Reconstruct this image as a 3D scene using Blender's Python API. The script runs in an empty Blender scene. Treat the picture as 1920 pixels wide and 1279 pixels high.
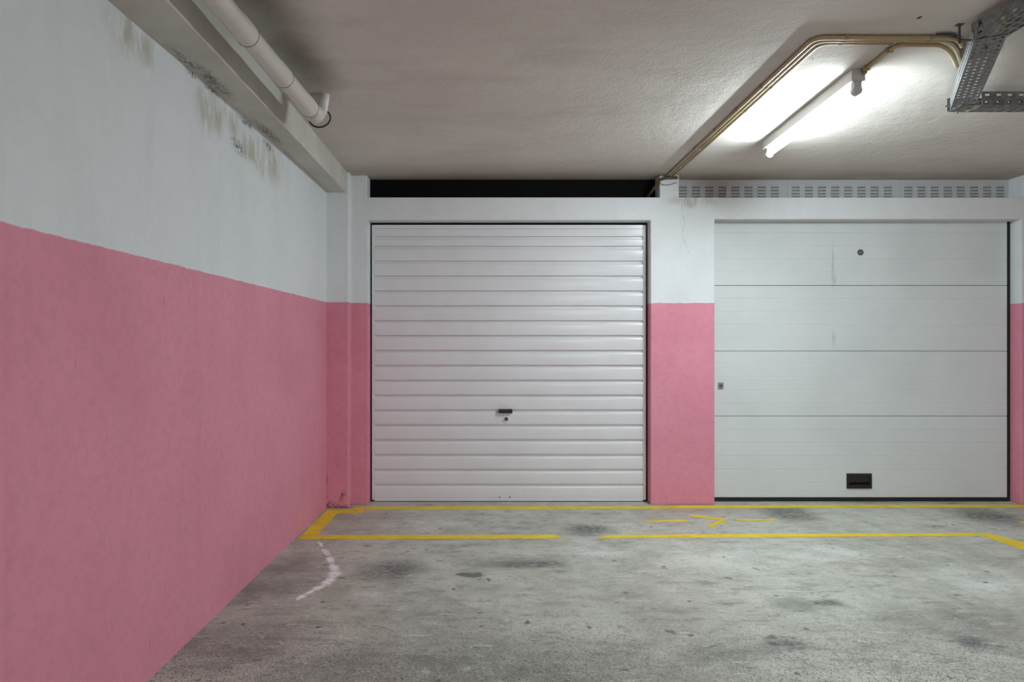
import bpy, bmesh, math, random
from mathutils import Vector, Matrix
random.seed(7)
sc = bpy.context.scene
COL = sc.collection
# ------------------------------------------------------------------ camera geometry
F, CX, CY, H = 1280.0, 914.0, 645.0, 1.31       # focal length in px, vanishing point, eye height
D = 5.565                                       # distance to the garage wall
CEIL = H + 1.378
def at(x, y, Y): return Vector(((x - CX) / F * Y, Y, H + (CY - y) / F * Y))
def on_floor(x, y):
    Y = H * F / (y - CY); return ((x - CX) / F * Y, Y)
def on_level(x, y, h):
    Y = h * F / (CY - y); return ((x - CX) / F * Y, Y)
def wall_x(Y): return -1.354 + 0.0128 * Y
def on_left(x, y):
    Y = -1.354 / ((x - CX) / F - 0.0128); return (Y, H + (CY - y) / F * Y)

# ------------------------------------------------------------------ object helpers
ORG = {}
def link(o, parent, origin):
    COL.objects.link(o)
    ORG[o.name] = Vector(origin)
    if parent:
        o.parent = parent; o.location = Vector(origin) - ORG[parent.name]
    else:
        o.location = origin
    return o
def tag(o, label=None, cat=None, group=None, kind=None):
    if label: o['label'] = label
    if cat: o['category'] = cat
    if group: o['group'] = group
    if kind: o['kind'] = kind
    return o
def empty(name, loc, *a, **k):
    o = bpy.data.objects.new(name, None); o.empty_display_size = 0.1
    link(o, None, loc); return tag(o, *a, **k)
def obj(name, bm, mat, parent=None, smooth=False, bevel=0, segs=2, solid=0, origin=None):
    """world-space bmesh -> one object"""
    bmesh.ops.recalc_face_normals(bm, faces=bm.faces)
    vs = [v.co for v in bm.verts]
    lo = Vector([min(v[i] for v in vs) for i in range(3)]); hi = Vector([max(v[i] for v in vs) for i in range(3)])
    org = Vector(origin) if origin is not None else Vector(((lo.x + hi.x) / 2, (lo.y + hi.y) / 2, lo.z))
    bmesh.ops.translate(bm, verts=bm.verts, vec=-org)
    me = bpy.data.meshes.new(name); bm.to_mesh(me); bm.free()
    mats = mat if isinstance(mat, (list, tuple)) else [mat]
    for m in mats: me.materials.append(m)
    if smooth:
        for p in me.polygons: p.use_smooth = True
    o = bpy.data.objects.new(name, me); link(o, parent, org)
    if solid:
        s = o.modifiers.new('solid', 'SOLIDIFY'); s.thickness = solid; s.offset = 0
    if bevel:
        b = o.modifiers.new('bevel', 'BEVEL'); b.width = bevel; b.segments = segs; b.limit_method = 'ANGLE'; b.angle_limit = math.radians(40)
        b.harden_normals = False
    return o
def box(bm, x0, x1, y0, y1, z0, z1, mi=0):
    v = [bm.verts.new(p) for p in ((x0,y0,z0),(x1,y0,z0),(x1,y1,z0),(x0,y1,z0),(x0,y0,z1),(x1,y0,z1),(x1,y1,z1),(x0,y1,z1))]
    for q in ((0,3,2,1),(4,5,6,7),(0,1,5,4),(1,2,6,5),(2,3,7,6),(3,0,4,7)):
        bm.faces.new([v[i] for i in q]).material_index = mi
    return v
def B(*a):
    bm = bmesh.new(); box(bm, *a); return bm
def tube(bm, pts, r, n=12, cap=True):
    pts = [Vector(p) for p in pts]
    rs = r if isinstance(r, (list, tuple)) else [r] * len(pts)
    rings = []; ref = None
    for i, p in enumerate(pts):
        t = (pts[min(i+1, len(pts)-1)] - pts[max(i-1, 0)]).normalized()
        if ref is None:
            ref = Vector((0,0,1)) if abs(t.z) < .9 else Vector((1,0,0))
        a = (ref - t * ref.dot(t)).normalized(); b = t.cross(a); ref = a
        rings.append([bm.verts.new(p + (a*math.cos(2*math.pi*k/n) + b*math.sin(2*math.pi*k/n))*rs[i]) for k in range(n)])
    for A, C in zip(rings, rings[1:]):
        for k in range(n):
            bm.faces.new((A[k], A[(k+1)%n], C[(k+1)%n], C[k]))
    if cap:
        bm.faces.new(rings[0][::-1]); bm.faces.new(rings[-1])
    return bm
def T(pts, r, n=12): return tube(bmesh.new(), pts, r, n)
def disc_y(bm, c, r, y0, y1, n=24):
    tube(bm, [(c[0], y0, c[1]), (c[0], y1, c[1])], r, n); return bm
def torus(c, R, r, axis, n=32, m=10):
    bm = bmesh.new(); axis = Vector(axis).normalized(); u = axis.orthogonal().normalized(); w = axis.cross(u)
    g = [[bm.verts.new(Vector(c) + (u*math.cos(a)+w*math.sin(a))*(R + r*math.cos(b)) + axis*r*math.sin(b))
          for b in [2*math.pi*j/m for j in range(m)]] for a in [2*math.pi*i/n for i in range(n)]]
    for i in range(n):
        for j in range(m):
            bm.faces.new((g[i][j], g[(i+1)%n][j], g[(i+1)%n][(j+1)%m], g[i][(j+1)%m]))
    return bm
def prism(pts2, z0, z1):
    bm = bmesh.new()
    a = [bm.verts.new((p[0], p[1], z0)) for p in pts2]; b = [bm.verts.new((p[0], p[1], z1)) for p in pts2]
    bm.faces.new(a[::-1]); bm.faces.new(b)
    for i in range(len(a)):
        j = (i+1) % len(a); bm.faces.new((a[i], a[j], b[j], b[i]))
    return bm
def rounded(pts, rad, n=8):
    """polyline with rounded corners"""
    pts = [Vector(p) for p in pts]; out = [pts[0]]
    for i in range(1, len(pts)-1):
        p, a, b = pts[i], pts[i-1], pts[i+1]
        r = min(rad, (a-p).length*.49, (b-p).length*.49)
        s = p + (a-p).normalized()*r; e = p + (b-p).normalized()*r
        for k in range(n+1):
            t = k/n; out.append(s*(1-t)**2 + p*2*t*(1-t) + e*t*t)
    out.append(pts[-1]); return out

# ------------------------------------------------------------------ material helpers
class NT:
    def __init__(s, name):
        s.m = bpy.data.materials.new(name); s.m.use_nodes = True
        s.t = s.m.node_tree; s.n = s.t.nodes; s.l = s.t.links
        s.b = s.n['Principled BSDF']; s._pos = None
    def new(s, typ, **k):
        o = s.n.new(typ)
        for a, v in k.items(): setattr(o, a, v)
        return o
    def put(s, sock, v):
        if isinstance(v, bpy.types.NodeSocket): s.l.new(v, sock)
        else:
            if hasattr(sock.default_value, '__len__') and len(sock.default_value) == 4 and len(v) == 3: v = (*v, 1)
            sock.default_value = v
    def pos(s):
        if not s._pos: s._pos = s.new('ShaderNodeNewGeometry').outputs['Position']
        return s._pos
    def sep(s, v=None):
        x = s.new('ShaderNodeSeparateXYZ'); s.put(x.inputs[0], v or s.pos()); return x.outputs
    def math(s, op, a, b=0.0, c=0.0, clamp=False):
        m = s.new('ShaderNodeMath', operation=op, use_clamp=clamp)
        s.put(m.inputs[0], a); s.put(m.inputs[1], b); s.put(m.inputs[2], c); return m.outputs[0]
    def rng(s, v, a, b, c=0.0, d=1.0, smooth=True):
        m = s.new('ShaderNodeMapRange', interpolation_type='SMOOTHSTEP' if smooth else 'LINEAR')
        s.put(m.inputs[0], v); m.inputs[1].default_value = a; m.inputs[2].default_value = b
        m.inputs[3].default_value = c; m.inputs[4].default_value = d; return m.outputs[0]
    def mapped(s, v, loc=(0,0,0), rot=(0,0,0), scale=(1,1,1), typ='POINT'):
        m = s.new('ShaderNodeMapping', vector_type=typ); s.put(m.inputs[0], v)
        m.inputs[1].default_value = loc; m.inputs[2].default_value = rot; m.inputs[3].default_value = scale; return m.outputs[0]
    def noise(s, scale, detail=4, rough=.55, v=None, stretch=None, dist=0.0, col=False):
        n = s.new('ShaderNodeTexNoise'); v = v or s.pos()
        if stretch: v = s.mapped(v, scale=stretch)
        s.put(n.inputs['Vector'], v); n.inputs['Scale'].default_value = scale; n.inputs['Detail'].default_value = detail
        n.inputs['Roughness'].default_value = rough; n.inputs['Distortion'].default_value = dist
        return n.outputs['Color' if col else 'Fac']
    def mix(s, f, a, b, mode='MIX'):
        m = s.new('ShaderNodeMix', data_type='RGBA', blend_type=mode)
        s.put(m.inputs[0], f); s.put(m.inputs[6], a); s.put(m.inputs[7], b); return m.outputs[2]
    def vadd(s, a, b, op='ADD'):
        m = s.new('ShaderNodeVectorMath', operation=op); s.put(m.inputs[0], a); s.put(m.inputs[1], b); return m.outputs[0]
    def wobble(s, amount, scale, detail=4):
        n = s.noise(scale, detail, col=True)
        d = s.vadd(n, (.5, .5, .5), 'SUBTRACT')
        m = s.new('ShaderNodeVectorMath', operation='SCALE'); s.put(m.inputs[0], d); m.inputs['Scale'].default_value = amount
        return s.vadd(s.pos(), m.outputs[0])
    def blob(s, v, c, r, rot=(0,0,0), inner=.35):
        q = s.mapped(v, c, rot, r, 'TEXTURE')
        m = s.new('ShaderNodeVectorMath', operation='LENGTH'); s.put(m.inputs[0], q)
        return s.rng(m.outputs['Value'], inner, 1.0, 1.0, 0.0)
    def maxi(s, lst):
        o = lst[0]
        for x in lst[1:]: o = s.math('MAXIMUM', o, x)
        return o
    def bump(s, h, strength=.3, dist=.01, nrm=None):
        b = s.new('ShaderNodeBump'); s.put(b.inputs['Height'], h)
        b.inputs['Strength'].default_value = strength; b.inputs['Distance'].default_value = dist
        if nrm: s.put(b.inputs['Normal'], nrm)
        return b.outputs[0]
    def out(s, col, rough=.6, metal=0.0, nrm=None, spec=.5):
        s.put(s.b.inputs['Base Color'], col); s.put(s.b.inputs['Roughness'], rough); s.put(s.b.inputs['Metallic'], metal)
        s.b.inputs['Specular IOR Level'].default_value = spec
        if nrm: s.put(s.b.inputs['Normal'], nrm)
        return s.m
def simple(name, col, rough=.5, metal=0.0, var=.06, scale=30, spec=.5):
    t = NT(name)
    n = t.noise(scale, 3)
    dark = tuple(c*(1-var*2) for c in col); lite = tuple(min(1, c*(1+var)) for c in col)
    return t.out(t.mix(n, dark, lite), rough, metal, None, spec)

PINK_Z = H + .333
WHITE = (.725, .765, .780)
PINK = (.740, .288, .378)

def plaster(name, axis, stains_and_shade=(), mould=(), cracks=(), pink=True, white=WHITE):
    """painted rough plaster, white above and pink below.  stains/mould: (centre, radii, rot)"""
    t = NT(name)
    x, y, z = t.sep()
    edge = t.math('MULTIPLY_ADD', t.noise(18, 3), .012, z)
    m = t.rng(edge, PINK_Z + .004, PINK_Z + .008, 1.0, 0.0, False)
    st = (4, 4, .7)
    streak = t.noise(2.2, 5, .6, stretch=st)
    cloud = t.noise(1.7, 5, .6)
    fleck = t.noise(38, 4, .7, stretch=(1, 1, .35))
    w = t.mix(t.rng(streak, .45, .75), white, tuple(c*.955 for c in white))
    w = t.mix(t.rng(cloud, .45, .75), w, tuple(c*f for c, f in zip(white, (.92, .93, .92))))
    p = t.mix(t.rng(cloud, .35, .7), PINK, (PINK[0]*.93, PINK[1]*.88, PINK[2]*.90))
    p = t.mix(t.math('MULTIPLY', t.rng(streak, .5, .8), .35), p, (PINK[0]*.82, PINK[1]*.80, PINK[2]*.83))
    c = t.mix(m, w, p) if pink else w
    c = t.mix(t.math('MULTIPLY', t.rng(fleck, .66, .80), .30), c, t.mix(m, (.36, .38, .38), (.33, .13, .17)) if pink else (.36, .38, .38))
    grain = t.noise(26, 4, .65)
    c = t.mix(t.math('MULTIPLY', t.rng(grain, .42, .68), t.math('MULTIPLY_ADD', m, .13, .03)), c, (.30, .20, .22))
    scr = t.noise(34, 3, .6, stretch=(1, 1, .13))
    c = t.mix(t.math('MULTIPLY', t.rng(scr, .70, .76), t.math('MULTIPLY', m, .45) if pink else .2), c, (.25, .09, .12))
    if stains_and_shade:
        v = t.wobble(.10, 9, 5)
        a = t.maxi([t.blob(v, cc, r, ro, .2) for cc, r, ro in stains_and_shade])
        a = t.math('MULTIPLY', a, t.rng(t.noise(7, 5, .6, stretch=(2, 2, .8)), .35, .62))
        c = t.mix(t.math('MULTIPLY', a, .72), c, (.37, .355, .24))
    if mould:
        v = t.wobble(.06, 22, 4)
        a = t.maxi([t.blob(v, cc, r, ro, .1) for cc, r, ro in mould])
        a = t.math('MULTIPLY', a, t.rng(t.noise(60, 5, .75), .45, .53))
        c = t.mix(t.math('MULTIPLY', a, .85), c, (.045, .045, .045))
    if cracks:
        v = t.wobble(.03, 12, 3)
        a = t.maxi([t.blob(v, cc, r, ro, .3) for cc, r, ro in cracks])
        c = t.mix(t.math('MULTIPLY', a, .55), c, (.22, .22, .22))
    g = t.noise(130, 5, .6); g2 = t.noise(16, 4, .6)
    n = t.bump(t.math('MULTIPLY_ADD', g2, .8, g), .45, .0046)
    return t.out(c, .62, 0, n, .35)

# ------------------------------------------------------------------ materials
def seg2(p, q, w, plane):
    """ellipse along p->q in a plane ('xy' or 'yz' or 'xz')"""
    dx, dy = q[0]-p[0], q[1]-p[1]; L = math.hypot(dx, dy)/2 + w*.8; a = math.atan2(dy, dx)
    mx, my = (p[0]+q[0])/2, (p[1]+q[1])/2
    if plane == 'xy': return ((mx, my, 0), (L, w, 50), (0, 0, a))
    if plane == 'yz': return ((0, mx, my), (50, L, w), (a, 0, 0))
    return ((mx, 0, my), (L, 50, w), (0, -a, 0))

def floor_material():
    t = NT('concrete_floor')
    v = t.wobble(.22, 5, 6); v2 = t.wobble(.10, 14, 6)
    def fb(x, y, rx, ry, inner=.15, vv=None, rot=0):
        X, Y = on_floor(x, y)
        return t.blob(vv or v, (X, Y, 0), (rx*Y/F, ry*Y*Y/(H*F), 50), (0, 0, rot), inner)
    big = t.noise(.9, 6, .62); mid = t.noise(4.5, 7, .66); fine = t.noise(40, 6, .7)
    streak = t.noise(5, 6, .65, stretch=(.55, 1.9, 1))
    c = t.mix(t.rng(big, .32, .68), (.345, .350, .300), (.525, .54, .475))
    c = t.mix(t.math('MULTIPLY', t.rng(mid, .40, .70), .55), c, (.575, .59, .535))
    c = t.mix(t.math('MULTIPLY', t.rng(streak, .50, .68), .62), c, (.225, .235, .21))
    lite = t.maxi([fb(*a) for a in ((1860, 1090, 150, 50), (1330, 1045, 230, 40), (690, 1118, 70, 18), (1640, 968, 140, 14), (1130, 1035, 120, 22), (1540, 1040, 130, 25), (800, 985, 160, 14))])
    mot = t.noise(11, 6, .7, stretch=(.8, 1.3, 1))
    c = t.mix(t.math('MULTIPLY', t.rng(mot, .525, .64), .60), c, (.225, .23, .195))
    c = t.mix(t.math('MULTIPLY', lite, t.rng(mid, .30, .62, .15, .62)), c, (.68, .71, .675))
    soft = t.maxi([fb(*a) for a in ((500, 1090, 150, 75), (560, 1060, 60, 40), (420, 1210, 290, 75), (1790, 1165, 230, 62), (880, 1268, 640, 120), (940, 1052, 150, 16), (1350, 1225, 160, 30), (1500, 1135, 90, 20))])
    c = t.mix(t.math('MULTIPLY', soft, t.rng(mid, .25, .7, .85, .40)), c, (.175, .182, .165))
    dark = t.maxi([fb(*a) for a in ((740, 1070, 85, 32), (1105, 993, 75, 15), (1475, 962, 75, 24), (1850, 968, 95, 26), (1823, 1205, 60, 22), (1480, 1210, 85, 20), (1560, 1135, 45, 12), (1000, 1058, 90, 10))])
    c = t.mix(t.math('MULTIPLY', dark, t.rng(t.noise(30, 5, .7), .32, .62, .45, 1.0)), c, (.085, .092, .09))
    sharp = t.maxi([fb(x, y, a, b, .65, v2) for x, y, a, b in ((885, 1078, 30, 7), (985, 1168, 8, 4), (1447, 1195, 12, 4), (1260, 1185, 11, 4.5), (1105, 1177, 7, 2.5), (918, 1088, 6, 3), (825, 1051, 9, 2), (1415, 1067, 7, 2.5), (1070, 1198, 5, 2), (755, 1272, 5, 2), (690, 1024, 10, 2), (1365, 1083, 10, 1.6), (1455, 1118, 8, 1.6), (1525, 1113, 7, 1.4), (1880, 1214, 10, 5), (1295, 1192, 8, 4), (645, 1083, 9, 2), (1357, 1044, 6, 2), (1795, 1115, 12, 2))])
    c = t.mix(t.math('MULTIPLY', sharp, .88), c, (.105, .108, .088))
    scuff = t.noise(15, 6, .72, stretch=(.5, 1.7, 1), dist=.6)
    c = t.mix(t.math('MULTIPLY', t.rng(scuff, .56, .66), .55), c, (.66, .68, .64))
    c = t.mix(t.math('MULTIPLY', t.rng(t.noise(3.1, 5, .65), .56, .72), .35), c, (.30, .265, .19))
    sp = t.new('ShaderNodeTexVoronoi'); t.put(sp.inputs['Vector'], t.wobble(.03, 40, 3)); sp.inputs['Scale'].default_value = 6.5
    c = t.mix(t.math('MULTIPLY', t.math('MULTIPLY', t.rng(sp.outputs['Distance'], .06, .11, 1.0, 0.0), t.rng(t.sep(sp.outputs['Color'])[0], .45, .55)), .85), c, (.07, .072, .062))
    # exposed aggregate towards the lane
    worn = t.math('MULTIPLY', t.rng(t.sep()[1], 2.5, 3.7, 1.0, .18), t.rng(big, .30, .6, .6, 1.0))
    agg = t.new('ShaderNodeTexVoronoi'); t.put(agg.inputs['Vector'], t.pos()); agg.inputs['Scale'].default_value = 185
    ag = t.rng(t.sep(agg.outputs['Color'])[0], .55, .95)
    c = t.mix(t.math('MULTIPLY', t.math('MULTIPLY', ag, worn), .90), c, (.085, .085, .075))
    ag2 = t.rng(t.sep(agg.outputs['Color'])[1], .80, .98)
    c = t.mix(t.math('MULTIPLY', t.math('MULTIPLY', ag2, worn), .55), c, (.58, .56, .48))
    c = t.mix(t.math('MULTIPLY', t.rng(fine, .50, .70), .55), c, (.19, .195, .175))
    pit = t.noise(17, 3, .6, stretch=(.7, 1.4, 1)); c = t.mix(t.math('MULTIPLY', t.rng(pit, .655, .70), .75), c, (.11, .115, .10))
    fl = t.new('ShaderNodeTexVoronoi'); t.put(fl.inputs['Vector'], t.pos()); fl.inputs['Scale'].default_value = 16
    c = t.mix(t.math('MULTIPLY', t.rng(fl.outputs['Distance'], .05, .075, 1.0, 0.0), t.rng(t.sep(fl.outputs['Color'])[0], .6, .7)), c, (.75, .76, .72))
    # white salt line left by a dried puddle
    pts = [(596, 1014, .012), (606, 1028, .020), (617, 1043, .030), (622, 1057, .032), (630, 1070, .038), (624, 1083, .045), (608, 1097, .036), (588, 1107, .024), (570, 1116, .026), (560, 1123, .026)]
    w = [on_floor(a, b) for a, b, _ in pts]
    vw = t.wobble(.06, 26, 6)
    salt = t.maxi([t.blob(vw, *seg2(w[i], w[i+1], (pts[i][2]+pts[i+1][2])/2*1.15, 'xy'), .25) for i in range(len(w)-1)])
    salt = t.math('MULTIPLY', salt, t.rng(t.noise(34, 6, .75), .34, .50))
    c = t.mix(salt, c, (.86, .86, .88))
    h = t.math('MULTIPLY_ADD', mid, 1.5, t.math('MULTIPLY', fine, t.math('ADD', worn, .35)))
    return t.out(c, t.rng(mid, .3, .7, .62, .42), 0, t.bump(h, .35, .004), .42)

def ceiling_material():
    t = NT('rough_ceiling_render')
    cloud = t.noise(.8, 5, .6); sweep = t.noise(2.5, 5, .62, stretch=(.6, 1.6, 1)); v = t.wobble(.25, 4, 5)
    base = (.70, .67, .62)
    c = t.mix(t.rng(cloud, .3, .7), base, (.62, .59, .545))
    c = t.mix(t.math('MULTIPLY', t.rng(sweep, .45, .75), .45), c, (.51, .48, .44))
    y = t.sep()[1]
    dirt_and_shade = t.math('MULTIPLY', t.rng(y, 4.9, 5.7), t.rng(t.noise(2.2, 5, .6), .25, .7, .55, 1.0))  # dirty brown band, partly shading painted in towards the garage wall
    c = t.mix(t.math('MULTIPLY', dirt_and_shade, .55), c, (.30, .265, .19))
    x0 = -.72
    vs = t.wobble(.14, 5, 5)
    soot = t.maxi([t.blob(vs, (-.90, 2.55, 0), (.25, 1.1, 50), (0, 0, 0), .05), t.blob(vs, (-.90, 3.25, 0), (.21, .75, 50), (0, 0, 0), .05)])
    c = t.mix(t.math('MULTIPLY', soot, .78), c, (.15, .145, .11))
    spot = t.maxi([t.blob(t.pos(), (*on_level(1724, 33, 1.378), 0), (.012, .02, 50)), t.blob(t.pos(), (*on_level(1524, 110, 1.378), 0), (.006, .012, 50))])
    c = t.mix(spot, c, (.05, .05, .05))
    h = t.math('MULTIPLY_ADD', t.noise(9, 4, .6), 2.2, t.noise(95, 5, .65))
    return t.out(c, .8, 0, t.bump(h, .50, .0065), .2)

def beam_material():
    t = NT('beam_render')
    cloud = t.noise(2.5, 5, .6)
    c = t.mix(t.rng(cloud, .3, .7), (.60, .59, .54), (.50, .485, .44))
    v = t.wobble(.06, 22, 4)
    mo = [((-1.27, 3.15, 0), (.055, .34, 50), (0, 0, 0)), ((-1.265, 3.95, 0), (.05, .34, 50), (0, 0, 0)), ((-1.29, 2.9, 0), (.03, .2, 50), (0, 0, 0))]
    a = t.math('MULTIPLY', t.maxi([t.blob(v, *q, .1) for q in mo]), t.rng(t.noise(70, 5, .75, stretch=(1, .7, 1)), .43, .52))
    c = t.mix(t.math('MULTIPLY', a, .8), c, (.05, .05, .045))
    c = t.mix(t.math('MULTIPLY', t.rng(t.noise(5, 4, .6), .5, .7), .3), c, (.46, .47, .38))
    return t.out(c, .7, 0, t.bump(t.noise(90, 5, .6), .35, .004), .3)

def door_white(name, col, rough, wave):
    t = NT(name)
    n = t.noise(2.0, 3, .5, stretch=(.6, 1, 1.2))
    c = t.mix(t.rng(t.noise(3, 5, .6), .35, .75), col, tuple(a*.95 for a in col))
    c = t.mix(t.math('MULTIPLY', t.rng(t.noise(45, 3, .6), .72, .80), .5), c, (.35, .36, .37))
    nr = t.bump(n, .5, wave)
    return t.out(c, rough, 0, nr, .5)

def sectional_white():
    t = NT('sectional_door_enamel')
    c = t.mix(t.rng(t.noise(1.5, 4, .6), .35, .7), (.66, .72, .715), (.61, .665, .665))
    v = t.wobble(.02, 16, 4)
    S = F / 5.673
    sm = []
    for x, y, rx, ry in ((1563, 524, 7, 22), (1563, 635, 6, 22), (1562, 500, 4, 60)):
        sm.append(t.blob(v, ((x-CX)/S, 0, H+(CY-y)/S), (rx/S, 50, ry/S), (0, 0, 0), .1))
    a = t.math('MULTIPLY', t.maxi(sm), t.rng(t.noise(40, 4, .6), .3, .6, .3, .8))
    c = t.mix(t.math('MULTIPLY', a, .6), c, (.30, .34, .36))
    g = t.noise(90, 3, .6, stretch=(.15, 1, 1.5))
    return t.out(c, .42, 0, t.bump(g, .12, .001), .45)

def yellow_paint():
    t = NT('worn_yellow_road_paint')
    wear = t.math('MULTIPLY_ADD', t.noise(38, 6, .75), .6, t.math('MULTIPLY', t.noise(3, 5, .6), .4))
    c = t.mix(t.rng(t.noise(6, 4, .6), .35, .7), (.80, .60, .035), (.68, .49, .03))
    c = t.mix(t.math('MULTIPLY', t.rng(wear, .60, .68), .70), c, (.36, .34, .26))
    c = t.mix(t.math('MULTIPLY', t.rng(t.noise(13, 3, .6, stretch=(.6, 1.6, 1)), .66, .71), .7), c, (.12, .11, .07))
    return t.out(c, .6, 0, t.bump(t.noise(60, 5), .2, .002), .35)

def galvanised():
    t = NT('galvanised_steel')
    vo = t.new('ShaderNodeTexVoronoi'); t.put(vo.inputs['Vector'], t.pos()); vo.inputs['Scale'].default_value = 55
    c = t.mix(t.sep(vo.outputs['Color'])[0], (.17, .175, .175), (.26, .27, .275))
    c = t.mix(t.math('MULTIPLY', t.rng(t.noise(9, 5, .6), .45, .75), .6), c, (.11, .11, .10))
    return t.out(c, .45, .45, None, .5)

def glow(name, col, power):
    t = NT(name)
    t.out((.9, .9, .9), .4)
    t.put(t.b.inputs['Emission Color'], col); t.b.inputs['Emission Strength'].default_value = power
    return t.m

TUBE_POWER = 238.0
M = dict(
    floor=floor_material(), ceil=ceiling_material(), beam=beam_material(),
    door=door_white('white_door_enamel', (.735, .755, .775), .24, .004),
    sect=sectional_white(), yellow=yellow_paint(), galv=galvanised(),
    black=simple('black_plastic', (.012, .012, .013), .35), rubber=simple('black_rubber', (.012, .012, .012), .7),
    void=simple('black_board_and_gap', (.006, .006, .006), .9, spec=.1),
    conduit=simple('beige_conduit_plastic', (.46, .36, .20), .38, 0, .10, 14), clip=simple('beige_clip_plastic', (.33, .26, .15), .45),
    pipe=simple('grey_pipe_plastic', (.60, .575, .52), .38, 0, .05, 8), gasket=simple('dark_gasket', (.03, .028, .022), .6),
    white_pl=simple('white_plastic', (.78, .80, .79), .4), lamp_body=simple('lamp_body_enamel', (.74, .755, .745), .4),
    lamp_end=simple('lamp_end_plastic', (.55, .57, .58), .5), steel=simple('bright_steel', (.45, .46, .47), .3, .9),
    vent=simple('vent_sheet_enamel', (.56, .60, .605), .5, 0, .04, 6), slit=simple('dark_slit', (.03, .03, .032), .8),
    dark=simple('dark_cable', (.05, .048, .045), .5), brown=simple('brown_cable', (.10, .07, .035), .5),
    tie=simple('yellow_green_wire', (.48, .44, .14), .5), brass=simple('worn_brass', (.35, .27, .14), .35, .8),
    rod=simple('dark_steel_rod', (.12, .115, .11), .5, .5),
    tube=glow('lit_fluorescent_tube', (.885, 1.0, 1.04), TUBE_POWER), tube_back=glow('lit_tube_dimmed_back', (.885, 1.0, 1.04), TUBE_POWER*.05),
)
# marks on the walls, one of them painted shade
def lw(x, y): return on_left(x, y)
ls = []
for x, y, ry, rz in ((385, 205, .16, .16), (412, 220, .14, .14), (440, 235, .13, .10), (500, 305, .40, .16), (470, 280, .22, .12), (515, 300, .25, .12), (405, 175, .2, .12), (250, 70, .25, .12)):
    Y, Z = lw(x, y); ls.append(((0, Y, Z), (50, ry, rz), (0, 0, 0)))
lm = []
for p, q, w in (((345, 122), (372, 150), .03), ((372, 150), (420, 186), .022), ((440, 212), (480, 246), .028), ((492, 262), (514, 284), .032), ((432, 262), (462, 290), .05)):
    lm.append(seg2(lw(*p), lw(*q), w, 'yz'))
S0 = F / D
def bw(x, y): return ((x-CX)/S0, H+(CY-y)/S0)
cr = [(1277, 372), (1279, 398), (1284, 420), (1279, 440), (1290, 468), (1297, 480)]
cracks = [seg2(bw(*cr[i]), bw(*cr[i+1]), .0035, 'xz') for i in range(len(cr)-1)]
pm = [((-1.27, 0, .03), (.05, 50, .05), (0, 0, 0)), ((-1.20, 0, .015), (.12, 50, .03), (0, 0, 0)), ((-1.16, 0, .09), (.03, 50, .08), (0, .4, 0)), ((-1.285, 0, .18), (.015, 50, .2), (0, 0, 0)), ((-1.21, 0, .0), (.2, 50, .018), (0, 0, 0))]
M['wl'] = plaster('painted_plaster_left', 'y', ls, lm)
M['wb'] = plaster('painted_plaster_garage_wall', 'x', [((1.66, 0, 2.47), (.30, 50, .06), (0, 0, 0))], (), cracks)  # olive patch paints the shading on the wall below the first vent
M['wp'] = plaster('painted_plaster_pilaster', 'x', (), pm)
M['wo'] = plaster('painted_plaster_lane', 'x')

# ------------------------------------------------------------------ the setting
def struct(name, *a, **k):
    o = obj(name, *a, **k); o['kind'] = 'structure'; return o
XR, YB = 7.0, -7.0
struct('floor', B(-1.9, XR+.2, YB-.2, 8.0, -.12, 0), M['floor'])
struct('ceiling', B(-1.9, XR+.2, YB-.2, 8.0, CEIL, CEIL+.15), M['ceil'])
# side wall, very slightly out of square, with a shallow thicker stretch at the near end
bm = bmesh.new()
a = [(wall_x(1.865)+.012, 1.865), (wall_x(YB)+.012, YB), (-1.85, YB), (-1.85, 5.72), (wall_x(5.72), 5.72), (wall_x(1.865), 1.865)]
struct('wall_left', prism(a, 0, CEIL), M['wl'])
# garage wall with two openings, the slot and the vent strip
bx = lambda x: (x-CX)/S0
hz = lambda y: H+(CY-y)/S0
xs = [-1.80, bx(688), bx(690), bx(1220), bx(1237), bx(1273), bx(1340), bx(1915), bx(1917.5), XR]
zs = [0, hz(413), hz(411), hz(370), CEIL]
def is_solid(i, j):
    xm = (xs[i]+xs[i+1])/2; zm = (zs[j]+zs[j+1])/2
    if bx(690) < xm < bx(1220) and zm < hz(413): return False
    if bx(1340) < xm < bx(1915) and zm < hz(411): return False
    if bx(688) < xm < bx(1237) and zm > hz(370): return False
    if bx(1273) < xm < bx(1917.5) and zm > hz(370): return False
    return True
def grid_wall(y0, y1):
    bm = bmesh.new(); vv = {}
    def V(i, j, k):
        if (i, j, k) not in vv: vv[i, j, k] = bm.verts.new((xs[i], (y0, y1)[k], zs[j]))
        return vv[i, j, k]
    nx, nz = len(xs)-1, len(zs)-1
    ok = lambda i, j: 0 <= i < nx and 0 <= j < nz and is_solid(i, j)
    for i in range(nx):
        for j in range(nz):
            if not ok(i, j): continue
            bm.faces.new((V(i,j,0), V(i+1,j,0), V(i+1,j+1,0), V(i,j+1,0)))
            bm.faces.new((V(i,j,1), V(i,j+1,1), V(i+1,j+1,1), V(i+1,j,1)))
            if not ok(i-1, j): bm.faces.new((V(i,j,0), V(i,j+1,0), V(i,j+1,1), V(i,j,1)))
            if not ok(i+1, j): bm.faces.new((V(i+1,j,0), V(i+1,j,1), V(i+1,j+1,1), V(i+1,j+1,0)))
            if not ok(i, j-1): bm.faces.new((V(i,j,0), V(i,j,1), V(i+1,j,1), V(i+1,j,0)))
            if not ok(i, j+1): bm.faces.new((V(i,j+1,0), V(i+1,j+1,0), V(i+1,j+1,1), V(i,j+1,1)))
    return bm
struct('wall_garage', grid_wall(D, D+.155), M['wb'], bevel=.006)
struct('wall_right', B(XR, XR+.2, YB, 5.72, 0, CEIL), M['wo'])
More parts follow.
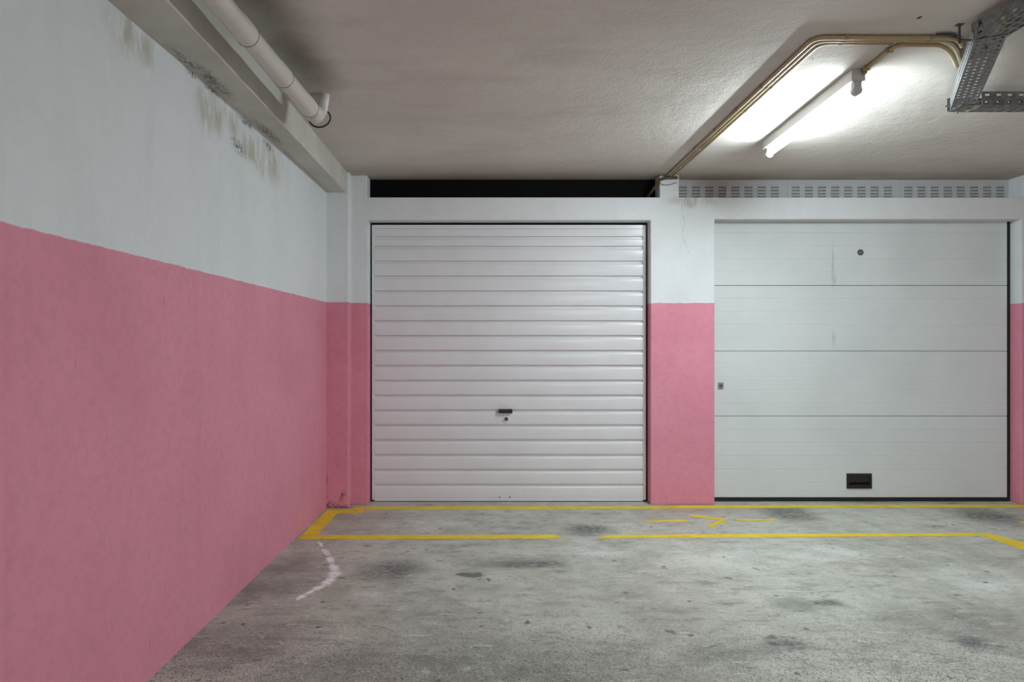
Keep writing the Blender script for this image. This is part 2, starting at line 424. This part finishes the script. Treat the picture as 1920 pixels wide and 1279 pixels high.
struct('wall_rear', B(-1.85, XR, YB-.2, YB, 0, CEIL), M['wo'])
# pilaster in the corner
PF = 5.45
struct('trim_1', B(-1.60, -1.105, PF, D+.01, 0, CEIL), M['wp'], bevel=.012, segs=3)
# concrete beam along the side wall
bm = bmesh.new(); rows = []
for Y, hw, he in ((YB, 1.15, 1.205), (2.0, 1.188, 1.206), (2.38, 1.196, 1.208), (2.96, 1.217, 1.209), (3.6, 1.228, 1.209), (5.46, 1.233, 1.209)):
    xe = -1.127
    rows.append([bm.verts.new(p) for p in ((wall_x(Y)-.05, Y, H+hw), (xe, Y, H+he), (xe, Y, CEIL+.02), (wall_x(Y)-.05, Y, CEIL+.02))])
for r0, r1 in zip(rows, rows[1:]):
    for k in range(4): bm.faces.new((r0[k], r0[(k+1)%4], r1[(k+1)%4], r1[k]))
bm.faces.new(rows[0]); bm.faces.new(rows[-1][::-1])
struct('trim_2', bm, M['beam'], bevel=.006)

# ------------------------------------------------------------------ door_1: ribbed up-and-over door
Y1 = D + .10; S1 = F / Y1
dx = lambda x: (x-CX)/S1
dz = lambda y: H+(CY-y)/S1
zt, zb = dz(421.5), .006
d1 = empty('door_1', ((dx(697)+dx(1211.5))/2, Y1, 0), 'white ribbed up-and-over garage door with a small black handle', 'garage door', None, 'structure')
xl, xr = dx(702), dx(1205.5)
prof = [(dz(429.5), 0.0)]
gs = [443, 461.2] + [489 + 27.85*k for k in range(16)]
def slat(z_hi, z_lo, n=6, b=.0022):
    return [(z_hi + (z_lo-z_hi)*k/n, -b*math.sin(math.pi*k/n)) for k in range(1, n)]
prev = dz(429.5)
for g in gs:
    a, b = dz(g), dz(g+6.2)
    prof += slat(prev, a, b=.0008 if (prev-a) < .08 else .0022)
    prof += [(a, 0.0), (a-.0004, .017), (b+.008, .017), (b+.0015, .001), (b, 0.0)]
    prev = b
prof += slat(prev, dz(934)) + [(dz(934), 0.0)]
bm = bmesh.new(); NX = 30
cols = []
for i in range(NX+1):
    x = xl + (xr-xl)*i/NX
    cols.append([bm.verts.new((x, Y1 + yo , z)) for z, yo in prof])
for A, C in zip(cols, cols[1:]):
    for k in range(len(prof)-1): bm.faces.new((A[k], A[k+1], C[k+1], C[k]))
pan = obj('ribbed_panel', bm, M['door'], d1, smooth=True)
pan.data.set_sharp_from_angle(angle=math.radians(30))
for x0, x1 in ((dx(697), xl), (xr, dx(1211.5))):
    obj('stile', B(x0, x1, Y1-.001, Y1+.035, zb+.008, zt), M['door'], d1, bevel=.005, segs=3)
obj('top_rail', B(xl, xr, Y1-.001, Y1+.035, dz(429.3), zt), M['door'], d1, bevel=.003)
rail = obj('bottom_rail', B(xl, xr, Y1-.001, Y1+.035, zb, dz(934.2)), M['door'], d1, bevel=.002)
for x in (937, 956):
    obj('rivet', disc_y(bmesh.new(), (dx(x), dz(932)), .005, Y1-.006, Y1+.002, 12), M['dark'], d1)
bm = bmesh.new()
xo0, xo1, zo = bx(690), bx(1220), hz(413)
box(bm, xo0+.001, xo0+.05, Y1+.037, Y1+.05, 0, zo-.001); box(bm, xo1-.05, xo1-.001, Y1+.037, Y1+.05, 0, zo-.001)
box(bm, xo0+.05, xo1-.05, Y1+.037, Y1+.05, zo-.08, zo-.001)
box(bm, xo0+.05, xo1-.05, Y1+.037, Y1+.05, 0, .06)
obj('dark_gap_frame', bm, M['void'], d1)  # black bars paint in the dark of the gap around the leaf
# handle and lock
bm = bmesh.new()
hx0, hx1, hz0, hz1 = dx(935), dx(960.5), dz(773.5), dz(767)
v = box(bm, hx0, hx1, Y1-.030, Y1+.004, hz0, hz1)
v[0].co.z -= .004; v[1].co.z -= .004
hd = obj('handle', bm, M['black'], d1, bevel=.003)
obj('handle_backplate', B(hx0-.012, hx1-.006, Y1-.004, Y1+.004, hz0-.012, hz0-.001), M['white_pl'], d1, bevel=.002)
lk = obj('lock', torus((dx(949), Y1-.002, dz(786)), .022, .006, (0, 1, 0)), M['white_pl'], d1, smooth=True); lk['label'] = 'round lock rim'
obj('lock_cylinder', disc_y(bmesh.new(), (dx(948.6), dz(786)), .016, Y1-.007, Y1+.004), M['brown'], lk)

# ------------------------------------------------------------------ door_2: sectional door
Y2 = D + .108; S2 = F / Y2
ex = lambda x: (x-CX)/S2
ez = lambda y: H+(CY-y)/S2
d2 = empty('door_2', ((ex(1340)+ex(1888))/2, Y2, 0), 'white sectional garage door with fine ribs and a black grip', 'garage door', None, 'structure')
x0, x1 = bx(1340)+.004, ex(1888)
secs = [(411.5, 535.5, [437, 461.5, 486, 510.5]), (535.5, 658.5, [560, 584.5, 609, 633.5]), (658.5, 780.5, [683.5, 707.5, 732.5, 757]), (780.5, 933.2, [806, 831, 856, 881, 905.5, 922])]
for ya, yb, ribs in secs:
    za, zb_ = ez(ya)-.0012, ez(yb)+.0012
    p = [(za, .040), (za, .006), (za-.003, 0.0)]
    for r in ribs:
        zr = ez(r); p += [(zr+.0030, 0.0), (zr+.0008, .0016), (zr-.0008, .0016), (zr-.0030, 0.0)]
    p += [(zb_+.003, 0.0), (zb_, .006), (zb_, .040)]
    bm = bmesh.new(); rows = []
    for x in (x0, x1): rows.append([bm.verts.new((x, Y2+yo, z)) for z, yo in p])
    for k in range(len(p)-1): bm.faces.new((rows[0][k], rows[0][k+1], rows[1][k+1], rows[1][k]))
    bm.faces.new((rows[0][-1], rows[0][0], rows[1][0], rows[1][-1]))
    bm.faces.new(rows[0]); bm.faces.new(rows[1][::-1])
    obj('door_section', bm, M['sect'], d2)
obj('bottom_seal', B(x0, x1, Y2+.004, Y2+.036, .001, ez(933.2)+.002), M['rubber'], d2)
obj('side_seal', B(x1+.001, bx(1915)-.001, Y2+.010, Y2+.036, .001, hz(411)-.001), M['rubber'], d2)
# grip
gx0, gx1, gz0, gz1 = ex(1587), ex(1634), ez(916), ez(887.8)
bm = bmesh.new()
w = .020
box(bm, gx0, gx1, Y2-.010, Y2+.002, gz1-.026, gz1); box(bm, gx0, gx1, Y2-.010, Y2+.002, gz0, gz0+.024)
box(bm, gx0, gx0+w, Y2-.010, Y2+.002, gz0+.024, gz1-.026); box(bm, gx1-w, gx1, Y2-.010, Y2+.002, gz0+.024, gz1-.026)
grip = obj('grip_frame', bm, M['black'], d2, bevel=.003); grip['label'] = 'black recessed grip'
bm = bmesh.new()
v = box(bm, gx0+w, gx1-w, Y2-.004, Y2+.001, gz0+.052, gz1-.026)
obj('grip_cup', bm, M['black'], grip)
obj('grip_lip', B(gx0+w, gx1-w, Y2-.013, Y2-.002, gz0+.023, gz0+.030), M['black'], grip, bevel=.002)
obj('grip_recess', B(gx0+w, gx1-w, Y2-.001, Y2+.001, gz0+.030, gz0+.052), M['void'], grip)
# round lock
c = (ex(1613), ez(473.3))
lk2 = obj('round_lock', disc_y(bmesh.new(), c, .0245, Y2-.006, Y2+.003, 28), M['rod'], d2, bevel=.002); lk2['label'] = 'round steel lock'
obj('lock_rim', torus((c[0], Y2-.006, c[1]), .009, .003, (0, 1, 0)), M['steel'], lk2, smooth=True)
obj('key_slot', disc_y(bmesh.new(), c, .006, Y2-.010, Y2-.004, 12), M['dark'], lk2)
# small latch plate by the left edge
lx0, lx1, lz0, lz1 = ex(1346), ex(1356.3), ez(729.5), ez(717)
lp = obj('latch_plate', B(lx0, lx1, Y2-.006, Y2+.002, lz0, lz1), M['steel'], d2, bevel=.002); lp['label'] = 'small steel latch plate'
obj('latch_rivet', disc_y(bmesh.new(), ((lx0+lx1)/2, (lz0+lz1)/2), .014, Y2-.012, Y2-.004, 16), M['rod'], lp, bevel=.002)

# ------------------------------------------------------------------ slot backing and vents
YV = D + .155; SV = F / YV
vx = lambda x: (x-CX)/SV
vz = lambda y: H+(CY-y)/SV
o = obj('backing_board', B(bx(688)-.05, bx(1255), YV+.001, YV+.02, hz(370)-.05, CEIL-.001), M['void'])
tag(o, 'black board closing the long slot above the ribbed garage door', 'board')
def vent(px0, px1, first, label):
    bm = bmesh.new()
    z0, z1 = hz(370)-.04, CEIL-.003
    box(bm, vx(px0)+.001, vx(px1)-.001, YV-.004, YV+.004, z0, z1)
    for k in range(8):
        a = vx(first+24.6*k); b = vx(first+24.6*k+15)
        for y in (348.2, 354.0, 359.8, 365.4):
            zt_, zb_ = vz(y), vz(y+4.4); yf = YV-.004
            # pressed hood: slopes out towards its open lower edge
            P = [bm.verts.new(q) for q in ((a, yf, zt_), (b, yf, zt_), (b, yf-.010, zb_+.003), (a, yf-.010, zb_+.003), (a, yf, zb_), (b, yf, zb_))]
            bm.faces.new((P[0], P[3], P[2], P[1]))
            f = bm.faces.new((P[3], P[4], P[5], P[2])); f.material_index = 1
            bm.faces.new((P[0], P[4], P[3])); bm.faces.new((P[1], P[2], P[5]))
    o = obj('vent_panel', bm, [M['vent'], M['slit']])
    return tag(o, label, 'vent', 'louvred vent panels above the sectional door')
vent(1255, 1476.5, 1272.3, 'grey louvred vent panel above the garage doors, nearest the white column')
vent(1476.5, 1686, 1483.5, 'grey louvred vent panel in the middle of the row of three')
vent(1686, 1891, 1694.0, 'grey louvred vent panel at the right-hand end of the row of three')

# ------------------------------------------------------------------ painted floor lines
def paint(name, pts, parent=None):
    return obj(name, prism([on_floor(*p) for p in pts], .0004, .0016), M['yellow'], parent)
def mark(pts, label): return tag(paint('floor_marking', pts), label, 'floor marking')
mark([(683, 950.2), (1000, 949.6), (1220, 949.3), (1340, 947.8), (1600, 947.0), (1920, 946.8), (2300, 946.5), (2300, 951.2), (1920, 951.6), (1600, 952.2), (1340, 953.2), (1000, 955.3), (683, 956.0)],
     'long thin yellow line painted on the floor at the foot of both garage doors')
# band by the pink wall: short return at the pilaster, then along the wall
A = [(612.5, 955.5), (681, 950.2), (681, 961.5), (634, 963), (594, 1004), (568, 1003.8)]
mark([(614, 955.3), (660, 955.0), (664, 951.0), (682.5, 950.4), (682, 961.3), (633, 962.6), (594.5, 1003.6), (566, 1003.6)], 'broad yellow corner band painted on the floor beside the pink side wall')
mark([(566, 1004.1), (700, 1003.6), (1041, 1002.8), (1056, 1010), (900, 1010.6), (700, 1011.3), (558, 1011.8)], 'straight yellow floor line running from the pink wall to the gap')
mark([(1120, 1008.6), (1136, 1003.6), (1463, 1001.4), (1600, 1000.6), (1852, 999.8), (1920, 1018), (2000, 1041), (2000, 1060), (1920, 1031.5), (1843, 1005.4), (1600, 1006.4), (1463, 1007.4), (1120, 1009.4)],
     'yellow floor line in front of the sectional door, bent at its right-hand end')
mark([(1908, 977.5), (1990, 981), (1990, 987), (1922, 983.5)], 'short yellow stub of floor line at the right edge of the picture')
X, Y = on_floor(1340, 976)
ar = empty('floor_arrow', (X, Y, 0), 'broken yellow arrow painted on the floor between the two yellow lines', 'floor marking')
paint('arrow_dash', [(1209, 976.2), (1290, 975.2), (1291, 978.6), (1212, 979.4)], ar)
paint('arrow_head', [(1296, 965.4), (1304, 965.6), (1367, 974.6), (1336, 988.4), (1324, 988.2), (1349, 975.8), (1297, 968.4)], ar)
paint('arrow_dash', [(1374, 974.0), (1453, 974.2), (1456, 976.6), (1382, 976.4)], ar)

# ------------------------------------------------------------------ drain pipe
hp = 1.262
def xp(Y): return -.99 + .034*(Y-2.504)
zp = H + hp
pr = .0440
pp = empty('drain_pipe', (xp(1.0), 1.0, zp), 'pale grey plastic drain pipe hung under the ceiling beside the beam', 'pipe')
joints = [2.79, 3.235, 3.655]
ys = [YB+.1] + joints + [3.80]
def pipe_run(y0, y1, r0, r1): return T([(xp(y0), y0, zp), (xp(y1-.14), y1-.14, zp), (xp(y1-.11), y1-.11, zp), (xp(y1), y1, zp)], [r0, r0, r1, r1], 32)
for i, (a, b) in enumerate(zip(ys[:3], ys[1:4])):
    o = obj('pipe_length', pipe_run(a+.0, b, pr, pr+.0035), M['pipe'], pp, smooth=True); o.data.set_sharp_from_angle(angle=math.radians(40))
    obj('joint_ring', torus((xp(b), b+.001, zp), pr+.0022, .0026, (.034, 1, 0)), M['gasket'], pp, smooth=True)
# elbow turning up into the slab
xe = xp(3.72)
el = [(xp(3.655), 3.655, zp), (xe, 3.73, zp)]
for k in range(1, 11):
    a = math.pi/2*k/10; el.append((xe, 3.73+.085*math.sin(a), zp+.085*(1-math.cos(a))))
el.append((xe, 3.815, CEIL+.01))
rr = [pr, pr+.002] + [pr+.004+.0010*k for k in range(1, 11)] + [pr+.014]
o = obj('elbow', T(el, rr, 32), M['pipe'], pp, smooth=True)
obj('gasket_ring', torus((xe+.008, 3.832, zp+.004), pr+.0150, .0048, (0, 1, -.35)), M['gasket'], pp, smooth=True)
bm = bmesh.new(); tube(bm, [(xe+.040, 3.775, zp+.02), (xe+.050, 3.775, CEIL+.005)], [.022, .027], 20)
obj('branch_stub', bm, M['white_pl'], pp, smooth=True)

# ------------------------------------------------------------------ conduits on the ceiling
hc = 1.3665; zc = H + hc; rc = .0105
run = [(1.458, 3.045), (1.483, 3.070), (1.508, 3.095)]
names = ['leftmost', 'middle', 'rightmost']
ends = [((2.03, 3.045), (2.11, 3.045), (2.172, 3.125)), ((2.045, 3.070), (2.118, 3.084), (2.242, 3.245)), None]
labs = ['beige conduit of the bundle on the ceiling that lies outermost, farthest from the lamp',
        'beige conduit in the middle of the three-conduit bundle on the ceiling',
        'beige conduit of the ceiling bundle that lies innermost, nearest the lamp']
def quad(a, b, c, n=10): return [Vector(a)*(1-t)**2 + Vector(b)*2*t*(1-t) + Vector(c)*t*t for t in [k/n for k in range(n+1)]]
for i, (X, Yk) in enumerate(run):
    if ends[i]:
        q0, q1, q2 = ends[i]
        path = rounded([(X, 5.56, zc), (X, Yk, zc), (q0[0]-.001, Yk, zc)], .055) + quad((*q0, zc), (*q1, zc), (*q2, zc-.003))
    else:
        path = rounded([(X, 5.56, zc), (X, Yk, zc), (1.84, Yk, zc)], .055)
    con = obj('conduit', T(path, rc, 14), M['conduit'], smooth=True)
    tag(con, labs[i], 'conduit', 'beige conduits on the ceiling')
    for Yc in (5.25, 4.78, 4.36, 3.98, 3.62):
        bm = bmesh.new(); box(bm, X-.0125, X+.0125, Yc-.008, Yc+.008, zc+.004, CEIL)
        tube(bm, [(X, Yc-.008, zc), (X, Yc+.008, zc)], rc+.0015, 14)
        obj('clip', bm, M['clip'], con)
    for Xc in ((1.60, 1.98) if ends[i] else (1.60, 1.83)):
        bm = bmesh.new(); box(bm, Xc-.008, Xc+.008, Yk-.0125, Yk+.0125, zc+.004, CEIL)
        tube(bm, [(Xc-.008, Yk, zc), (Xc+.008, Yk, zc)], rc+.0015, 14)
        obj('clip', bm, M['clip'], con)
path = rounded([(1.882, 3.43, zc), (1.868, 3.118, zc), (2.049, 3.118, zc)], .05) + quad((2.05, 3.118, zc), (2.135, 3.14, zc), (2.302, 3.35, zc-.003))
con = obj('conduit', T(path, rc*.95, 14), M['conduit'], smooth=True)
tag(con, 'short beige conduit linking the fluorescent lamp to the cable tray', 'conduit', 'beige conduits on the ceiling')
for q in ((1.877, 3.38), (1.869, 3.175)):
    obj('clip', B(q[0]-.016, q[0]+.016, q[1]-.008, q[1]+.008, zc-.012, CEIL), M['clip'], con, bevel=.003)
# dark cable beside the bundle, at the rod
path = [(1.985, 3.018, CEIL-.008), (2.02, 3.015, CEIL-.008)] + quad((2.02, 3.015, CEIL-.008), (2.062, 3.012, CEIL-.008), (2.095, 3.045, CEIL-.009)) + [(2.20, 3.165, CEIL-.010)]
tag(obj('cable', T(path, .0045, 10), M['dark'], smooth=True), 'thin dark cable curving along the ceiling into the cable tray', 'cable')
# cables at the top of the white column
path = rounded([(1.545, 5.55, H+1.352), (1.45, 5.548, H+1.350), (1.395, 5.56, H+1.335), (1.375, 5.60, H+1.29), (1.33, 5.67, H+1.22)], .03)
tag(obj('cable', T(path, .012, 10), M['brown'], smooth=True), 'thick brown cable dipping from the column top into the black slot', 'cable')
path = rounded([at(1236, 342, 5.552), at(1242, 346.5, 5.550), at(1252, 347, 5.550), at(1262, 344.5, 5.552), at(1269, 342.5, 5.558)], .05)
tag(obj('cable', T(path, .0022, 8), M['dark'], smooth=True), 'thin dark wire sagging across the top of the white column', 'cable')

# ------------------------------------------------------------------ perforated cable tray
def perforated(bm, O, U, Vv, nu, nv, pu, pv, su, sv, skip=0, stagger=False):
    """sheet of nu x nv cells of pu x pv with a slot su x sv in each"""
    for i in range(nu):
        for j in range(nv):
            hole = not (skip and (i*7+j*3) % skip == 0)
            c = [(0,0),(pu/2,0),(pu,0),(pu,pv/2),(pu,pv),(pu/2,pv),(0,pv),(0,pv/2)]
            cu, cv = pu/2, pv/2
            hh = [(-su*.5+sv*.15,-sv*.5),(0,-sv*.5),(su*.5-sv*.15,-sv*.5),(su*.5,0),(su*.5-sv*.15,sv*.5),(0,sv*.5),(-su*.5+sv*.15,sv*.5),(-su*.5,0)]
            P = lambda a, b: O + U*(i*pu+a) + Vv*(j*pv+b)
            ov = [bm.verts.new(P(*q)) for q in c]
            if not hole:
                bm.faces.new(ov); continue
            iv = [bm.verts.new(P(cu+q[0], cv+q[1])) for q in hh]
            for k in range(8):
                bm.faces.new((ov[k], ov[(k+1)%8], iv[(k+1)%8], iv[k]))
def clean(bm):
    bmesh.ops.remove_doubles(bm, verts=bm.verts, dist=1e-5); return bm
hb, fh = 1.28, .072
zt0 = H + hb
tr = empty('cable_tray', (2.3, 3.3, zt0), 'galvanised perforated cable tray bending across the ceiling near the lamp', 'cable tray')
def section(p0, p1, width, pitch, slot, rows_b, rows_f, slot_f, z, left=(0,1), right=(0,1), pitch_f=None):
    p0 = Vector((*p0, z)); p1 = Vector((*p1, z)); U = (p1-p0).normalized(); L = (p1-p0).length
    Vv = Vector((U.y, -U.x, 0))                 # to the right of travel
    bm = bmesh.new()
    nu = max(1, round(L/pitch)); pu = L/nu
    perforated(bm, p0, U, Vv, nu, rows_b, pu, width/rows_b, *slot)
    clean(bm)
    ob = obj('tray_section', bm, M['galv'], tr, solid=.0014)
    pf = pitch_f or pitch
    for side, (a, b) in ((0, left), (1, right)):
        if b <= a: continue
        bm = bmesh.new(); n = max(1, round(L*(b-a)/pf)); pu = L*(b-a)/n
        O = p0 + U*(L*a) + Vv*(width*side)
        perforated(bm, O, U, Vector((0,0,1)), n, rows_f, pu, fh/rows_f, *slot_f)
        # rolled lip
        w = Vv*(.010*(1 if side == 0 else -1)); top = Vector((0,0,fh))
        q = [O+top, O+U*(L*(b-a))+top, O+U*(L*(b-a))+top+w, O+top+w]
        bm.faces.new([bm.verts.new(v) for v in q])
        obj('side_flange', clean(bm), M['galv'], ob, solid=.0014)
    return ob
# run over the lane, coming from behind the camera
section((2.044, .8), (2.050, 2.872), .112, .052, (.034, .0085), 4, 2, (.024, .010), zt0, pitch_f=.062)
# oblique run
e = Vector((.475, .85)).normalized()
pL0 = Vector((2.046, 2.868)); Lb = (Vector((2.525, 3.725))-pL0).length
pL1 = pL0 + e*Lb
section(tuple(pL0), tuple(pL1), .112, .044, (.020, .0105), 4, 2, (.021, .0125), zt0-.003, left=(0.03, 1), right=(.12, .80))
# run to the right
section((2.525, 3.75), (4.2, 3.75), .112, .050, (.032, .0085), 4, 2, (.026, .011), zt0-.006, left=(0, 1), right=(.065, 1), pitch_f=.060)
# joint plate, bolts, rods and wire ties
obj('joint_plate', B(2.045, 2.047, 2.845, 2.885, zt0+.040, zt0+.074), M['galv'], tr)
obj('end_plate', B(2.062, 2.102, 2.874, 2.876, zt0+.004, zt0+.060), M['galv'], tr)
obj('corner_clip', B(2.056, 2.080, 2.862, 2.882, zt0+.058, zt0+.082), M['rod'], tr, bevel=.002)
for p, q in (((2.512, 3.70, zt0+.012), (2.490, 3.712, zt0+.012)), ((2.575, 3.742, zt0-.016), (2.575, 3.742, zt0+.002)), ((2.14, 2.93, zt0-.014), (2.14, 2.93, zt0+.002))):
    obj('bolt', T([p, q], .0055, 8), M['rod'], tr)
for x, y in ((2.036, 2.945), (3.3, 3.60)):
    r = obj('hanger_rod', T([(x, y, zt0+.016 if x < 3 else zt0-.012), (x, y, CEIL)], .005, 10), M['rod'], tr)
    obj('ceiling_plate', B(x-.014, x+.014, y-.012, y+.012, CEIL-.003, CEIL), M['rod'], r)
    obj('hanger_foot', B(x-.004, x+.056, y-.006, y+.006, zt0+.028, zt0+.032) if x < 3 else B(x-.01, x+.01, y, y+.06, zt0-.012, zt0-.008), M['rod'], r)
for c_, ax in (((2.612, 3.69, zt0+.006), (1, 0, 0)), ((2.622, 3.685, zt0+.006), (1, .2, 0)), ((2.06, 2.70, zt0+.004), (0, 1, 0.2))):
    t_ = torus(c_, .055 if ax[0] else .016, .0016, ax, 20, 6)
    if ax[0]:
        for v in t_.verts: v.co.z = c_[2] + (v.co.z - c_[2])*.32 - .002
    obj('wire_tie', t_, M['tie'], tr)

# ------------------------------------------------------------------ fluorescent batten
pa, pb = Vector((1.858, 3.417, 0)), Vector((1.898, 4.625, 0))     # axis of the body, near and far end
ax = (pb-pa).normalized(); sd = Vector((ax.y, -ax.x, 0)); LL = (pb-pa).length
lamp = empty('fluorescent_lamp', (*((pa+pb)/2).xy, CEIL), 'lit fluorescent batten lamp with one bare white tube on the ceiling', 'lamp')
def lbox(u0, u1, v0, v1, z0, z1):
    bm = bmesh.new(); vs = box(bm, u0, u1, v0, v1, z0, z1)
    for v in vs:
        w = pa + ax*v.co.x + sd*v.co.y; v.co = (w.x, w.y, v.co.z)
    return bm
zbod = H + 1.319
obj('body', lbox(.004, LL-.004, -.033, .033, zbod, CEIL-.001), M['lamp_body'], lamp, bevel=.003)
for u in (0, LL-.004):
    obj('end_cap', lbox(u, u+.004, -.034, .034, zbod-.001, CEIL-.001), M['lamp_end'], lamp, bevel=.001)
zt_ = H + 1.276
def lp_(u, z): 
    w = pa + ax*u; return (w.x, w.y, z)
for u0, u1 in ((.008, .040), (LL-.040, LL-.008)):
    bm = bmesh.new()
    vs = box(bm, u0, u1, -.019, .019, zt_, zbod)
    for v in vs:
        w = pa + ax*v.co.x + sd*v.co.y; v.co = (w.x, w.y, v.co.z)
    tube(bm, [lp_(u0-.004, zt_), lp_(u0, zt_), lp_(u1, zt_), lp_(u1+.003, zt_)], [.018, .0235, .0235, .021], 24)
    obj('lamp_holder', bm, M['lamp_end'], lamp, bevel=.001)
o = obj('tube', T([lp_(.040, zt_), lp_(LL-.040, zt_)], .0135, 40), [M['tube'], M['tube_back']], lamp, smooth=True)
for p_ in o.data.polygons:            # upper half dimmed, added to hold back the glow on the ceiling
    if p_.normal.z > .02: p_.material_index = 1
o['label'] = 'glowing white tube'
obj('conduit_gland', T([(1.882, 3.405, zc-.01), (1.882, 3.414, zc-.01)], .012, 16), M['clip'], lamp)

# ------------------------------------------------------------------ light of the lane lamps behind the camera
def lane_lamp(x, y, w, size=1.2):
    l = bpy.data.lights.new('lane_lamp_light', 'AREA'); l.shape = 'RECTANGLE'; l.size = .05; l.size_y = size
    l.energy = w; l.color = (.885, 1.0, 1.04)
    o = bpy.data.objects.new('lane_lamp_light', l); COL.objects.link(o); o.location = (x, y, CEIL-.11)
    return o
lane_lamp(1.85, -1.9, 58)
lane_lamp(1.85, -5.2, 58)
lane_lamp(4.6, -1.2, 28)

wd = bpy.data.worlds.new('dim_air'); sc.world = wd; wd.use_nodes = True
wd.node_tree.nodes['Background'].inputs[0].default_value = (.5, .55, .55, 1); wd.node_tree.nodes['Background'].inputs[1].default_value = .02

# ------------------------------------------------------------------ camera
cam = bpy.data.cameras.new('camera'); co = bpy.data.objects.new('camera', cam); COL.objects.link(co)
co.location = (0, 0, H); co.rotation_euler = (math.pi/2, 0, 0)
cam.sensor_width = 36; cam.lens = 36*F/1920; cam.shift_x = (960-CX)/1920; cam.shift_y = (CY-639.5)/1920
cam.clip_start = .02; cam.clip_end = 60
sc.camera = co
sc.view_settings.view_transform = 'Standard'; sc.view_settings.look = 'None'
sc.view_settings.gamma = 1; sc.view_settings.use_curve_mapping = False
sc.view_settings.exposure = 0.97
sc.cycles.use_denoising = True
sc.cycles.max_bounces = 10; sc.cycles.diffuse_bounces = 8
